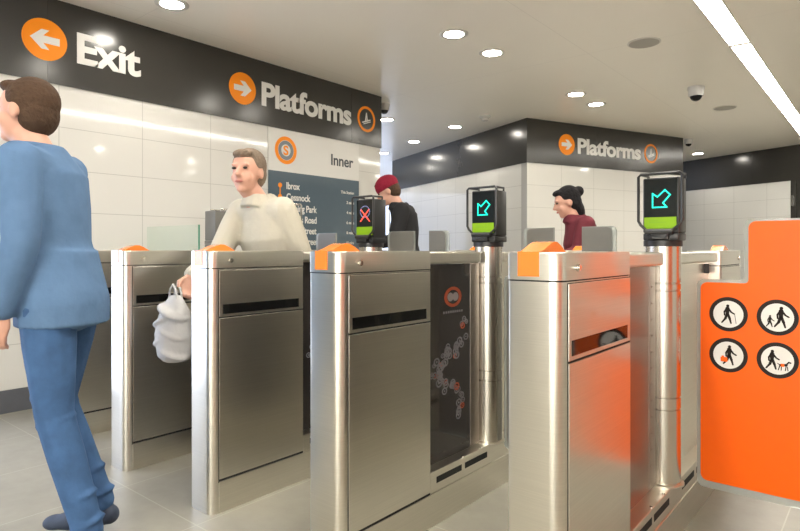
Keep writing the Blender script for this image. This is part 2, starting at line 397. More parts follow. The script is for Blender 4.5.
for k, (y0, y1, lb) in enumerate([(-3.45, -0.40, 'light strip length behind the viewpoint'), (-0.33, 2.66, 'light strip length directly overhead'),
                            (2.72, 5.76, 'nearest length of the bright ceiling light strip, cut by the top edge'),
                            (5.83, 8.88, 'middle length of the bright ceiling light strip, beyond the first joint'),
                            (8.95, 11.4, 'furthest length of the bright ceiling light strip at the right edge')]):
    t = thing('linear_light', lb, 'ceiling light', (-0.995, (y0+y1)/2, ZC), 0, 'lengths of the ceiling light strip')
    h = (y1-y0)/2
    bm = bmesh.new(); box(bm, -0.072, 0.072, -h, h, -0.004, -0.001); out('diffuser', bm, M['tube'], t)
    bm = bmesh.new(); box(bm, -0.082, -0.073, -h, h, -0.007, 0); box(bm, 0.073, 0.082, -h, h, -0.007, 0)
    box(bm, -0.073, 0.073, -h-0.012, -h, -0.006, 0); out('frame', bm, M['lamp_ring'], t)
for x, y, lb in [(-1.621, 5.227, 'large round ceiling speaker grille left of the light strip'), (-1.587, 8.275, 'smaller looking far ceiling speaker grille beyond the dome camera')]:
    t = thing('ceiling_speaker', lb, 'speaker', (x, y, ZC), 0, 'ceiling speakers')
    bm = bmesh.new(); lathe(bm, [(0.135, 0), (0.135, -0.005), (0.125, -0.008)]); out('rim', bm, M['lamp_ring'], t, True)
    bm = bmesh.new(); lathe(bm, [(0.122, -0.0078), (0.122, -0.010), (0.06, -0.012)]); out('grille', bm, M['speaker'], t, True)
def dome(loc, label, s=1.0):
    t = thing('dome_camera', label, 'security camera', loc)
    bm = bmesh.new(); lathe(bm, [(0.085*s, 0), (0.085*s, -0.03*s), (0.078*s, -0.045*s), (0.078*s, -0.085*s), (0.070*s, -0.10*s)], n=28); out('housing', bm, M['device'], t, True)
    bm = bmesh.new(); lathe(bm, [(0.062*s*math.cos(a), -0.095*s-0.058*s*math.sin(a)) for a in [k*PI/2/7 for k in range(8)]][:-1], n=28); out('dome', bm, M['black_glass'], t, True)
    return t
dome((-1.631, 7.03, ZC), 'white dome security camera with a black bubble under the ceiling')
dome((-4.75, 5.42, ZC), 'dark dome camera just beyond the end of the big sign band', 0.8).children[0].data.materials[0] = M['dark']
dome((-2.50, 10.3, ZC), 'small dome camera at the right end of the block fascia', 0.75)
t = thing('smoke_detector', 'small white smoke detector on the ceiling near the block corner', 'smoke detector', (-4.136, 6.75, ZC))
bm = bmesh.new(); lathe(bm, [(0.075, 0), (0.075, -0.02), (0.06, -0.03)]); out('base', bm, M['device'], t, True)
bm = bmesh.new(); lathe(bm, [(0.05, -0.028), (0.05, -0.055), (0.035, -0.068)]); out('sensor', bm, M['device'], t, True)

# ------------------------------------------------------------ signs
def sign(name, label, cat, p, a): return thing(name, label, cat, (p[0], p[1], 0), a)
FX = -4.56+0.012
def track_symbol(A, u, v, r, d0, d1):
    A.stroke((u-r*.55, v-r*.38), (u+r*.5, v-r*.02), r*.12, d0, d1); A.stroke((u-r*.38, v-r*.5), (u+r*.55, v-r*.18), r*.08, d0, d1)
    A.stroke((u-r*.12, v-r*.2), (u-r*.02, v+r*.6), r*.16, d0, d1, w2=r*.06); A.stroke((u+r*.12, v-r*.14), (u+r*.02, v+r*.6), r*.10, d0, d1, w2=r*.06)
def sign_parts(t, c, ang, txt, u0, w, ring=None, r=0.145, vb=2.462, cap=0.21, v=2.565):
    A = Art(); A.disc(c, v, r, 0.0, 0.004); A.done('roundel', M['orange_sign'], t)
    A = Art(); A.arrow(c, v, r*1.30, 0.004, 0.006, 0, ang); A.done('arrow', M['white'], t)
    lettering('lettering', [(txt, u0, vb, w, cap)], M['white'], t, bold=0.032)
    if ring:
        A = Art(); A.ring(ring, v, r*0.80, r, 0.0, 0.004); A.done('platform_roundel', M['orange_sign'], t)
        A = Art(); track_symbol(A, ring, v, r*0.8, 0.0, 0.004); A.done('track_symbol', M['white'], t)
t = sign('exit_sign', 'white Exit lettering with a left arrow on an orange disc on the dark band', 'sign', (FX, 0), PI/2)
sign_parts(t, 1.588, PI, 'Exit', 1.80, 0.475)
t = sign('platforms_sign', 'large white Platforms lettering with a right arrow on the left wall band', 'sign', (FX, 0), PI/2)
sign_parts(t, 3.227, 0, 'Platforms', 3.439, 1.20, 4.883)
ab = math.atan2(P1[1]-P0[1], P1[0]-P0[0])
nb = (math.sin(ab)*0.012, -math.cos(ab)*0.012)
t = sign('platforms_sign', 'smaller far white Platforms lettering with a right arrow on the block corner band', 'sign', (P0[0]+nb[0], P0[1]+nb[1]), ab)
sign_parts(t, 0.695, 0, 'Platforms', 0.90, 1.275, 2.40, r=0.147)
# route map on the left wall
t = sign('route_map', 'tall wall panel listing the inner circle stops, white header over slate blue', 'information panel', (-4.558, 0), PI/2)
A = Art(); A.rect(3.523, 4.76, 0.75, 1.855, 0, 0.012); A.done('stop_list_panel', M['slate'], t)
A = Art(); A.rect(3.523, 4.76, 1.855, 2.262, 0, 0.012); A.done('header_panel', M['white'], t)
A = Art(); A.ring(3.728, 2.065, 0.098, 0.135, 0.012, 0.0135, 0); A.ring(3.728, 2.065, 0.058, 0.094, 0.012, 0.0135, 1); A.done('logo', [M['orange_sign'], M['logo_grey']], t)
def mapped(z): return z
lettering('logo_letter', [('S', 3.697, 2.022, 0.062, 0.088)], M['orange_sign'], t, 0.0135, 0.03)
lettering('header_lettering', [('Inner', 4.335, 1.992, 0.335, 0.115)], M['inner_ink'], t, 0.0135, 0.02)
rows = ['Ibrox', 'Cessnock', 'Kinning Park', 'Shields Road', 'West Street', 'Bridge Street', 'St Enoch', 'Buchanan Street']
zs = [1.690-0.1095*k for k in range(8)]
for w_, z in zip(rows, zs): lettering('stop_name', [(w_, 3.735, z, None, 0.066)], M['white'], t, 0.0135, 0.02)
lettering('time_heading', [('This Station', 4.68, 1.70, 0.20, 0.030, 1)], M['white'], t, 0.0135, 0.012)
for k in range(1, 7): lettering('stop_time', [('%d mins' % (2*k), 4.68, 1.70-0.1095*k, 0.115, 0.030, 1)], M['white'], t, 0.0135, 0.012)
A = Art(); A.rect(3.650, 3.662, 0.95, 1.73, 0.012, 0.0132)
for z in zs: A.disc(3.656, z+0.03, 0.024, 0.012, 0.0138, n=16)
A.done('route_line', M['orange_sign'], t)

# ------------------------------------------------------------ ticket gates (local origin: front left corner at floor; x across 0..0.16, y along 0..2.13)
GW, GL, CY = 0.15, 2.28, 0.50
ZK, ZB, ZS, ZL, ZT = 0.132, 0.811, 0.817, 1.020, 1.092
def leds(bm, path, step, r, y, mi=0):
    for (u0, v0), (u1, v1) in zip(path, path[1:]):
        L = math.hypot(u1-u0, v1-v0); n = max(1, round(L/step))
        for k in range(n):
            u, v = lerp(u0, u1, k/n), lerp(v0, v1, k/n)
            cyl(bm, (u, y, v), (u, y-0.002, v), r, 8, mi)
def make_gate(label, loc, state, back=False, plate=False, px=0.10):
    g = thing('ticket_gate', label, 'ticket gate', loc, 0, 'ticket gates across the hall')
    def cabinet(flip):
        Y = (lambda y: GL-y) if flip else (lambda y: y)
        nm = 'exit_cabinet' if flip else 'entry_cabinet'
        def pr(bm, x0, x1, y0, y1, z0, z1, r, mi=0, bev=0):
            pts = rrect(x0, x1, y0, y1, r)
            if flip: pts = [(x, GL-y) for x, y in pts][::-1]
            prism(bm, pts, z0, z1, mi, bev)
        def bx(bm, x0, x1, y0, y1, z0, z1, mi=0, bev=0):
            a, b = sorted((Y(y0), Y(y1))); box(bm, x0, x1, a, b, z0, z1, mi, bev)
        R = [0.010, 0.034, 0.008, 0.008]
        bm = bmesh.new()
        pr(bm, 0.003, GW-0.003, 0.003, CY-0.003, ZK-0.01, ZT-0.02, [0.008, 0.032, 0.006, 0.006], 1)
        pr(bm, 0, GW, 0, CY, 0.0, ZL-0.003, R, 0)
        body = out(nm, bm, [M['steel'], M['gap']], g, True)
        bm = bmesh.new(); pr(bm, -0.001, GW+0.001, -0.001, CY+0.001, ZL+0.001, ZT, R, 0, 0.006); lid = out('lid', bm, M['steel'], g, True)
        # service door and slotted upper plate on both sides
        for sgn, xf in ((1, GW), (-1, 0.0)):
            def side(bm, y0, y1, z0, z1, d0, d1, mi=0, bev=0.0012):
                a, b = sorted((xf+sgn*d0, xf+sgn*d1)); bx(bm, a, b, y0, y1, z0, z1, mi, bev)
            bm = bmesh.new(); side(bm, 0.036, CY-0.004, ZK-0.006, ZL-0.006, -0.001, 0.0006, 0, 0); out('shadow_gap', bm, M['gap'], body)
            bm = bmesh.new(); side(bm, 0.040, CY-0.006, ZK+0.008, ZB, 0.0, 0.0032); out('door', bm, M['steel'], g)
            bm = bmesh.new(); side(bm, 0.040, CY-0.006, ZS, ZL-0.008, 0.0, 0.0028); out('upper_plate', bm, M['steel'], g)
            bm = bmesh.new(); side(bm, 0.056, CY-0.032, 0.828, 0.868, 0.0, 0.0034, 0, 0); out('slot_window', bm, M['black_glass'], g)
            bm = bmesh.new(); xk = xf
            cyl(bm, (xk, Y(0.095), 1.052), (xk+sgn*0.007, Y(0.095), 1.052), 0.010, 16); cyl(bm, (xk+sgn*0.007, Y(0.095), 1.052), (xk+sgn*0.010, Y(0.095), 1.052), 0.0075, 16)
            out('lock', bm, M['polished'], lid, True)
        # orange card reader: arched hump with a tape tail folded over the front edge
        x0, x1 = 0.032, 0.092
        prof = [(0.004, ZT), (0.030, ZT+0.008), (0.062, ZT+0.021), (0.085, ZT+0.028), (0.105, ZT+0.027), (0.130, ZT+0.016), (0.158, ZT)]
        bm = bmesh.new()
        pl = [bm.verts.new((x0, Y(y), z)) for y, z in prof] ; prr = [bm.verts.new((x1, Y(y), z)) for y, z in prof]
        bm.faces.new(pl); bm.faces.new(prr[::-1])
        for k in range(len(prof)):
            j = (k+1) % len(prof); bm.faces.new([pl[k], pl[j], prr[j], prr[k]])
        bx(bm, x0, x1, -0.003, 0.012, ZL+0.010, ZT+0.0015, 0)
        out('card_reader', bm, M['orange_pad'], g, True, 30)
        return body
    cabinet(False); cabinet(True)
    # kick base and plinth along the whole length
    bm = bmesh.new(); box(bm, -0.003, GW+0.003, 0.040, GL-0.040, 0.0, ZK-0.002, 0, 0.001); out('kick_base', bm, M['steel'], g)
    bm = bmesh.new(); box(bm, 0.002, GW-0.001, CY, GL-CY, ZK-0.004, 0.213, 0, 0.003)
    pl = out('plinth', bm, M['steel'], g)
    for k, (a, b) in enumerate([(0.54, 0.72), (0.745, 0.925), (1.10, 1.28), (1.32, 1.56)]):
        for x in (0.0015, GW-0.0015):
            bm = bmesh.new(); box(bm, x-0.0015, x+0.0015, a, b, 0.163, 0.188); out('vent', bm, M['gap'], pl)
    for y in (0.74, 0.88):
        bm = bmesh.new(); lathe(bm, [(0.006, 0.213), (0.006, 0.2165), (0.003, 0.2175)], 0.142, y, 10); out('bolt', bm, M['polished'], pl, True)
    # central post with grooves
    py = 1.005; hx = px-0.10
    bm = bmesh.new(); R = 0.063
    prof = [(R, 0.213)]
    for z in (0.50, 0.545, 0.945, 0.972): prof += [(R, z-0.003), (R-0.0035, z-0.0015), (R-0.0035, z+0.0015), (R, z+0.003)]
    prof += [(R, 1.118)]
    lathe(bm, prof, px, py, 48); out('post', bm, M['steel_post'], g, True, 50)
    bm = bmesh.new(); lathe(bm, [(0.012+R, 0.2125), (0.012+R, 0.219), (R, 0.222)], px, py, 40); out('post_flange', bm, M['steel'], g, True)
    # middle rail either side of the post
    bm = bmesh.new(); box(bm, 0.02, 0.143, CY, 0.885, 1.040, 1.088, 0, 0.008); out('rail', bm, M['steel'], g)
    bm = bmesh.new(); box(bm, 0.02, 0.138, py+0.085, GL-CY, 1.040, 1.086, 0, 0.008); out('rail', bm, M['steel'], g)
    x = 0.082
    bm = bmesh.new(); box(bm, x, x+0.012, CY, 0.87, 0.213, 1.036); gl = out('smoked_panel' if not plate else 'side_panel', bm, M['smoked'] if not plate else M['dark_steel'], g)
    bm = bmesh.new(); box(bm, x-0.002, x+0.014, 0.87, 0.945, 0.213, 1.036, 0, 0.002)
    for z in [0.30+0.06*k for k in range(12)]: cyl(bm, (x-0.004, 0.90, z), (x+0.016, 0.90, z), 0.0035, 8)
    out('side_post', bm, M['dark_steel'], g)
    bm = bmesh.new(); box(bm, x-0.001, x+0.013, 1.065, GL-CY, 0.213, 1.036)
    for z in [0.30+0.06*k for k in range(12)]:
        for y in (1.14, 1.30): cyl(bm, (x-0.003, y, z), (x+0.015, y, z), 0.0035, 8)
    out('side_panel', bm, M['steel'], g)
    for y in (0.515, 1.70):
        bm = bmesh.new(); box(bm, x+0.012, x+0.034, y, y+0.012, 0.985, 1.030, 0, 0.002); out('latch', bm, M['dark'], g)
    # decal on the right-hand smoked panel: ring logo and a swirl of small flowers
    if not plate: out('decal', Art_decal(), [M['decal_white'], M['decal_orange'], M['decal_grey']], gl)
    # display head
    sy = (lambda y: 2*py-y) if back else (lambda y: y)
    def hb(bm, x0, x1, y0, y1, z0, z1, mi=0, bev=0):
        a, b = sorted((sy(y0), sy(y1))); box(bm, x0, x1, a, b, z0, z1, mi, bev)
    bm = bmesh.new(); lathe(bm, [(0.069, 1.110), (0.069, 1.132), (0.062, 1.137)], px, py, 32)
    hb(bm, hx+0.045, hx+0.170, 0.945, 1.055, 1.132, 1.160, 0, 0.005); hb(bm, hx+0.043, hx+0.172, 0.95, 1.05, 1.160, 1.368, 0, 0.006)
    cyl(bm, (hx+0.06, sy(0.93), 1.165), (hx+0.155, sy(0.93), 1.165), 0.011, 14); hb(bm, hx+0.075, hx+0.14, 0.925, 0.96, 1.135, 1.16, 0, 0.003)
    head = out('display_head', bm, M['dark'] if not back else M['paddle'], g, True)
    bm = bmesh.new(); hb(bm, hx+0.050, hx+0.166, 0.9465, 0.951, 1.172, 1.362, 0); out('screen', bm, M['screen'], head)
    bm = bmesh.new(); hb(bm, hx+0.050, hx+0.164, 0.944, 0.9466, 1.174, 1.219, 0)
    for k in range(2): hb(bm, hx+0.068, hx+0.100+0.03*k, 0.9436, 0.944, 1.205-0.006*k, 1.2065-0.006*k, 1)
    out('lime_panel', bm, [M['lime'], M['lime_dark']], head)
    cx, cz = hx+0.111, 1.288
    yf = sy(0.9465)
    if state == 'arrow':
        # outline arrow pointing down-left, made of LED dots
        P = [(-1, -1), (.62, -1), (.20, -.50), (1, .42), (.42, 1), (-.45, .22), (-1, .62), (-1, -1)]
        P = [(cx+0.031*a, cz+0.032*b) for a, b in P]
        bm = bmesh.new(); leds(bm, P, 0.0056, 0.0029, yf); out('led_arrow', bm, M['led'], head)
    elif state == 'cross':
        bm = bmesh.new(); leds(bm, [(cx-0.032, cz-0.038), (cx+0.032, cz+0.026)], 0.006, 0.0032, yf); leds(bm, [(cx+0.032, cz-0.038), (cx-0.032, cz+0.026)], 0.006, 0.0032, yf)
        out('led_cross', bm, M['led_red'], head)
        bm = bmesh.new(); leds(bm, [(cx+0.034*math.cos(a), cz+0.012+0.030*math.sin(a)) for a in [2*PI*k/24 for k in range(25)]], 0.007, 0.0022, yf); out('led_ring', bm, M['led_blue'], head)
    # wire guard around the head
    bm = bmesh.new()
    y = sy(0.928)
    L = [(0.034, 1.205), (0.034, 1.372), (0.042, 1.380), (0.180, 1.380), (0.188, 1.372), (0.188, 1.205), (0.180, 1.190), (0.140, 1.158), (0.128, 1.140), (0.088, 1.140), (0.076, 1.158), (0.042, 1.190)]
    tube(bm, [(hx+a, y, b) for a, b in L], 0.0055, 8, closed=True)
    y2 = sy(1.065)
    for a in (hx+0.045, hx+0.177): tube(bm, [(a, y, 1.380), (a, sy(1.01), 1.380), (a, sy(1.01), 1.364)], 0.0052, 8)
    out('wire_guard', bm, M['dark'] if not back else M['polished'], head, True)
    return g
def Art_decal():
    rnd = random.Random(3); bm = bmesh.new(); X = 0.0945
    def ring(y, z, r0, r1, mi, ry=1.0, d=0.0):
        n = 18
        for k in range(n):
            a, b = 2*PI*k/n, 2*PI*(k+1)/n
            vs = [bm.verts.new((X+d, y+r*math.cos(t)*ry, z+r*math.sin(t))) for r, t in ((r0, a), (r1, a), (r1, b), (r0, b))]
            bm.faces.new(vs).material_index = mi
    ring(0.736, 0.894, 0.030, 0.044, 1, 1.5); ring(0.716, 0.894, 0.0, 0.019, 0, 1.2); ring(0.754, 0.894, 0.0, 0.019, 0, 1.2, 0.0003)
    for k in range(9): ring(0.668+0.017*k, 0.830, 0.0, 0.006, 2)
    path = [(.837, .789), (.825, .735), (.798, .669), (.713, .658), (.640, .626), (.605, .59), (.676, .524), (.774, .519), (.798, .421), (.798, .377)]
    cnt = [3, 3, 7, 8, 9, 10, 8, 6, 5, 0]; q = 0
    for (a0, b0), (a1, b1), n_ in zip(path, path[1:], cnt):
        for k in range(n_):
            q += 1; f = k/n_
            y = min(0.855, max(0.53, lerp(a0, a1, f)+rnd.uniform(-0.030, 0.030))); z = lerp(b0, b1, f)+rnd.uniform(-0.028, 0.028); r = rnd.uniform(0.010, 0.019)
            mi = 1 if q % 9 == 4 else 2
            ring(y, z, r*0.6, r, mi, 1.2, 0.0002*(q % 5)); ring(y, z, 0.0, r*0.28, mi, 1.2, 0.0002*(q % 5))
    return bm
GY = 1.37
GATES = [(-3.795, 'furthest left steel ticket gate, beyond the person in blue, nearest the tiled wall', 'back', True),
         (-3.05, 'second steel ticket gate from the left, orange reader on top, behind the pale bag', 'back', True),
         (-2.30, 'middle steel ticket gate of five, under the person in the cream coat', 'cross', False),
         (-1.545, 'second ticket gate from the right, with a smoked panel with flower decals', 'arrow', False),
         (-0.772, 'nearest ticket gate on the right, reflecting the orange panel beside it', 'arrow', False)]
gates = [make_gate(lb, (x, GY, 0), st, bk, x > -1, {-1.545: .108, -0.772: .105}.get(x, .122)) for x, lb, st, bk in GATES]
# paddles: grey leaves with a glass rim, part of the gate they swing from
def paddle(g, side, span, notch, PY=1.065, ztop=1.195):
    """side +1: leaf on the gate's right, -1: on its left; local x measured from the gate face outward"""
    xf = GW if side > 0 else 0.0
    def pts(a, b, n, z0, z1, zn, r=0.018):
        # outline of an L shaped leaf: full width below zn, from n outward above it
        P = [(a, z0+r), (a+r*.3, z0+r*.3), (a+r, z0), (b, z0), (b, z1), (n+r, z1), (n+r*.3, z1-r*.3), (n, z1-r), (n, zn+r*.5), (n-r*.5, zn), (a+r, zn), (a+r*.3, zn-r*.3), (a, zn-r)]
        return [(xf+side*x, z) for x, z in P]
    def leaf(pp, y0, y1, name, m, par):
        bm = bmesh.new(); f = [bm.verts.new((x, y0, z)) for x, z in pp]; b = [bm.verts.new((x, y1, z)) for x, z in pp]; n = len(pp)
        bm.faces.new(f); bm.faces.new(b[::-1])
        for i in range(n): bm.faces.new([f[i], f[(i+1) % n], b[(i+1) % n], b[i]])
        return out(name, bm, m, par)
    lf = leaf(pts(0.006, span, notch-0.018, 0.17, ztop, 0.975), PY, PY+0.010, 'paddle', M['glass_rim'], g)
    leaf(pts(0.020, span-0.002, notch, 0.195, ztop-0.003, 0.966), PY-0.003, PY-0.0002, 'paddle_facing', M['paddle'], lf)
    leaf(pts(0.020, span-0.002, notch, 0.195, ztop-0.003, 0.966), PY+0.0102, PY+0.013, 'paddle_facing', M['paddle'], lf)
paddle(gates[3], 1, 0.255, 0.125); paddle(gates[4], -1, 0.240, 0.112)
paddle(gates[2], 1, 0.225, 0.060); paddle(gates[3], -1, 0.282, 0.178)
paddle(gates[1], 1, 0.385, 0.235)
# far end gate out of frame on the right of the wide aisle
# wide aisle leaf: orange print on a glass leaf
def orange_leaf(label, x, flip):
    t = thing('orange_gate_leaf', label, 'gate leaf', (x, 2.55, 0), 0)
    s = -1 if flip else 1
    def L(a, b, n, z0, z1, zn, r):
        P = []
        def arc(cx, cz, a0, a1, rr, k=5):
            for i in range(k+1):
                q = math.radians(lerp(a0, a1, i/k)); P.append((cx+rr*math.cos(q), cz+rr*math.sin(q)))
        arc(a+r, z0+r, 180, 270, r); arc(b-r, z0+r, 270, 360, r); arc(b-r, z1-r, 0, 90, r); arc(n+r, z1-r, 90, 180, r)
        arc(n-r*.6, zn+r*.6, 360, 270, r*.6); arc(a+r, zn-r, 90, 180, r)
        return [(s*u, v) for u, v in P]
    def leaf(pp, y0, y1, name, m):
        bm = bmesh.new(); f = [bm.verts.new((u, y0, v)) for u, v in pp]; b = [bm.verts.new((u, y1, v)) for u, v in pp]; n = len(pp)
        bm.faces.new(f); bm.faces.new(b[::-1])
        for i in range(n): bm.faces.new([f[i], f[(i+1) % n], b[(i+1) % n], b[i]])
        return out(name, bm, m, t)
    leaf(L(0.0, 0.455, 0.163, 0.165, 1.212, 0.982, 0.024), 0.0, 0.012, 'glass_leaf', M['glass_rim'])
    leaf(L(0.014, 0.442, 0.179, 0.194, 1.204, 0.970, 0.024), -0.004, -0.0003, 'orange_facing', M['orange'])
    leaf(L(0.014, 0.442, 0.179, 0.194, 1.204, 0.970, 0.024), 0.0123, 0.015, 'orange_backing', M['orange'])
    return t
ol = orange_leaf('large orange wide aisle gate leaf with four round pictograms', -0.588, False)
#orange_leaf('second orange wide aisle gate leaf, mirror of the first, outside the picture', 0.345, True)
def man(A, u, v, h, d, mi=0, flip=1, cane=False, ncut=0):
    """walking figure of height h, feet at v"""
    f = flip
    S0 = A.stroke
    class Q: pass
    B = Q(); B.disc = A.disc; B.stroke = lambda p, q, w, d0, d1, mi=0, w2=None: S0(p, q, w*1.22, d0, d1, mi, None if w2 is None else w2*1.22); A = B
    A.disc(u+f*0.01*h, v+h*0.92, h*0.075, d, d+0.0008, mi, 18)
    A.stroke((u, v+h*.78), (u-f*.01*h, v+h*.50), h*.17, d, d+0.0008, mi, h*.13)
    A.stroke((u+f*.02*h, v+h*.48), (u+f*.10*h, v+h*.26), h*.10, d, d+0.0008, mi); A.stroke((u+f*.10*h, v+h*.26), (u+f*.16*h, v+h*.03), h*.085, d, d+0.0008, mi, h*.06)
    A.stroke((u-f*.03*h, v+h*.48), (u-f*.10*h, v+h*.26), h*.10, d, d+0.0008, mi); A.stroke((u-f*.10*h, v+h*.26), (u-f*.26*h, v+h*.05), h*.085, d, d+0.0008, mi, h*.06)
    A.stroke((u+f*.05*h, v+h*.77), (u+f*.17*h, v+h*.60), h*.07, d, d+0.0008, mi); A.stroke((u+f*.17*h, v+h*.60), (u+f*.30*h, v+h*.52), h*.06, d, d+0.0008, mi)
    A.stroke((u-f*.05*h, v+h*.77), (u-f*.15*h, v+h*.60), h*.07, d, d+0.0008, mi); A.stroke((u-f*.15*h, v+h*.60), (u-f*.14*h, v+h*.44), h*.06, d, d+0.0008, mi)
def picto(label, uc, vc, kind):
    A = Art(); u, v = uc, vc
    A.disc(u, v, 0.066, 0.004, 0.0048, 0); A.disc(u, v, 0.0515, 0.0048, 0.0056, 1); d = 0.0056
    if kind == 'cane':
        man(A, u-.002, v-.036, .074, d); A.stroke((u+.022, v+.002), (u+.027, v-.034), .0018, d, d+.0008)
    elif kind == 'child':
        man(A, u+.012, v-.037, .078, d); man(A, u-.023, v-.036, .044, d, 0, 1)
    elif kind == 'luggage':
        man(A, u+.004, v-.037, .076, d); A.rect(u-.026, u-.002, v-.026, v-.008, d+.0008, d+.0016, 2, 0.004)
        A.rect(u-.022, u-.014, v-.008, v-.003, d+.0008, d+.0016, 2, 0.001)
    else:
        man(A, u-.016, v-.034, .072, d)
        A.stroke((u+.010, v-.016), (u+.028, v-.014), .009, d, d+.0008, 0); A.rect(u+.011, u+.022, v-.021, v-.010, d+.0008, d+.0016, 2, 0.002)
        A.stroke((u+.028, v-.012), (u+.036, v-.003), .005, d, d+.0008, 0); A.stroke((u+.035, v-.003), (u+.041, v-.005), .005, d, d+.0008, 0)
        A.stroke((u+.008, v-.018), (u+.003, v-.034), .0032, d, d+.0008, 0); A.stroke((u+.013, v-.02), (u+.012, v-.034), .003, d, d+.0008, 0)
        A.stroke((u+.027, v-.02), (u+.025, v-.034), .0032, d, d+.0008, 0); A.stroke((u+.031, v-.02), (u+.033, v-.034), .003, d, d+.0008, 0)
        A.stroke((u+.006, v-.014), (u+.001, v-.010), .0025, d, d+.0008, 0)
    o = A.done('pictogram', [M['ink'], M['white'], M['orange']], ol); o['label'] = label
picto('round pictogram of a walking figure with a cane', 0.111, 0.850, 'cane')
picto('round pictogram of an adult walking with a child', 0.271, 0.849, 'child')
picto('round pictogram of a figure carrying orange luggage', 0.111, 0.693, 'luggage')
picto('round pictogram of a figure with a guide dog', 0.271, 0.692, 'dog')

# glass screen between the last gate and the left wall
t = thing('glass_screen', 'clear glass screen with a green edge between the left wall and the first gate', 'glass screen', (-4.545, 2.33, 0))
bm = bmesh.new(); box(bm, 0, 0.739, -0.006, 0.006, 0.06, 1.275); out('pane', bm, M['glass'], t)
bm = bmesh.new(); box(bm, 0.7392, 0.744, -0.006, 0.006, 0.06, 1.275); out('polished_edge', bm, M['glass_edge'], t)
bm = bmesh.new(); box(bm, 0, 0.744, -0.02, 0.02, 0.0, 0.06, 0, 0.003); out('floor_channel', bm, M['steel'], t)

# ------------------------------------------------------------ people
def loft(bm, pts, n=14):
    """pts: (x,y,z, ra, rb) elliptical sections; ra along the local side axis, rb front-back"""
    P = [Vector(p[:3]) for p in pts]; rings = []
    for i in range(len(P)):
        d = (P[min(i+1, len(P)-1)]-P[max(i-1, 0)]).normalized()
        side = Vector((1, 0, 0)); side = (side-d*side.dot(d))
        if side.length < 0.1: side = Vector((0, 1, 0))-d*d.y
        side.normalize(); fr = d.cross(side)
        rings.append([bm.verts.new(P[i]+side*math.cos(t)*pts[i][3]+fr*math.sin(t)*pts[i][4]) for t in [2*PI*k/n for k in range(n)]])
    for a, b in zip(rings, rings[1:]):
        for k in range(n): bm.faces.new([a[k], a[(k+1) % n], b[(k+1) % n], b[k]])
    bm.faces.new(rings[0][::-1]); bm.faces.new(rings[-1])
def limb(bm, J, R):
    """tapered limb through joints J with radii R, rounded at each joint"""
    pts = [(*J[i], R[i], R[i]) for i in range(len(J))]
    for a, b in zip(pts, pts[1:]):
        m = tuple(lerp(a[k], b[k], 0.35) for k in range(3)); rm = lerp(a[3], b[3], 0.3)*1.04
        loft(bm, [a, (*m, rm, rm), b])
    for p in pts: ellipsoid(bm, p[:3], (p[3],)*3, n=12, m=8)
def fuse(name, bm, m, parent, vox, smooth=3):
    """union of the overlapping pieces into one continuous skin"""
    bmesh.ops.recalc_face_normals(bm, faces=bm.faces)
    me = bpy.data.meshes.new(name); bm.to_mesh(me); bm.free()
    o = bpy.data.objects.new(name, me); COL.objects.link(o)
    r = o.modifiers.new('r', 'REMESH'); r.mode = 'VOXEL'; r.voxel_size = vox; r.use_smooth_shade = True
    s = o.modifiers.new('s', 'SMOOTH'); s.factor = 0.5; s.iterations = smooth
    bpy.context.view_layer.update()
    nm = bpy.data.meshes.new_from_object(o.evaluated_get(bpy.context.evaluated_depsgraph_get()))
    bpy.data.objects.remove(o); bpy.data.meshes.remove(me)
    nm.name = name; nm.materials.clear(); nm.materials.append(m)
    nm.polygons.foreach_set('use_smooth', [True]*len(nm.polygons))
    o = bpy.data.objects.new(name, nm); COL.objects.link(o); o.parent = parent
    return o
M['skin'] = mat('skin', (0.60, 0.33, 0.24), 0.55, noise=0.06, nscale=12)
M['eye'] = mat('dark_eye', (0.03, 0.02, 0.015), 0.15, noise=0.1)
M['lip'] = mat('lips', (0.48, 0.17, 0.14), 0.5, noise=0.05)
def cloth(name, col, n=0.15, bump=0.6, sc=14): return mat(name, col, 0.85, noise=n, nscale=sc, bump=bump, spec=0.2)
def hand(bm, w, d, curl, side):
    """w wrist, d direction of the fingers; side +1 = right hand. palm plus four fingers and a thumb"""
    w, d = Vector(w), Vector(d).normalized()
    lat = Vector((0, 1, 0)) - d*d.y
    if lat.length < 0.2: lat = Vector((1, 0, 0))-d*d.x
    lat.normalize(); nrm = d.cross(lat)*(-side)       # palm faces inward
    pc = w+d*0.045
    rot = Matrix((lat, nrm, d)).transposed()
    ellipsoid(bm, pc, (0.040, 0.017, 0.052), rot, 12, 8)
    for k, (o, L) in enumerate([(0.028, 0.068), (0.010, 0.078), (-0.009, 0.072), (-0.027, 0.056)]):
        a = w+d*0.080+lat*o; c1 = d*math.cos(curl)+nrm*math.sin(curl); c2 = d*math.cos(curl*2.2)+nrm*math.sin(curl*2.2)
        b = a+c1*L*0.52; c = b+c2*L*0.48
        limb(bm, [tuple(a-d*0.02), tuple(a), tuple(b), tuple(c)], [0.010, 0.010, 0.009, 0.0075])
    a = w+d*0.022+lat*0.030; b = a+(lat*0.75+d*0.7).normalized()*0.035; c = b+(d+nrm*0.5).normalized()*0.028
    limb(bm, [tuple(a), tuple(b), tuple(c)], [0.013, 0.011, 0.009])
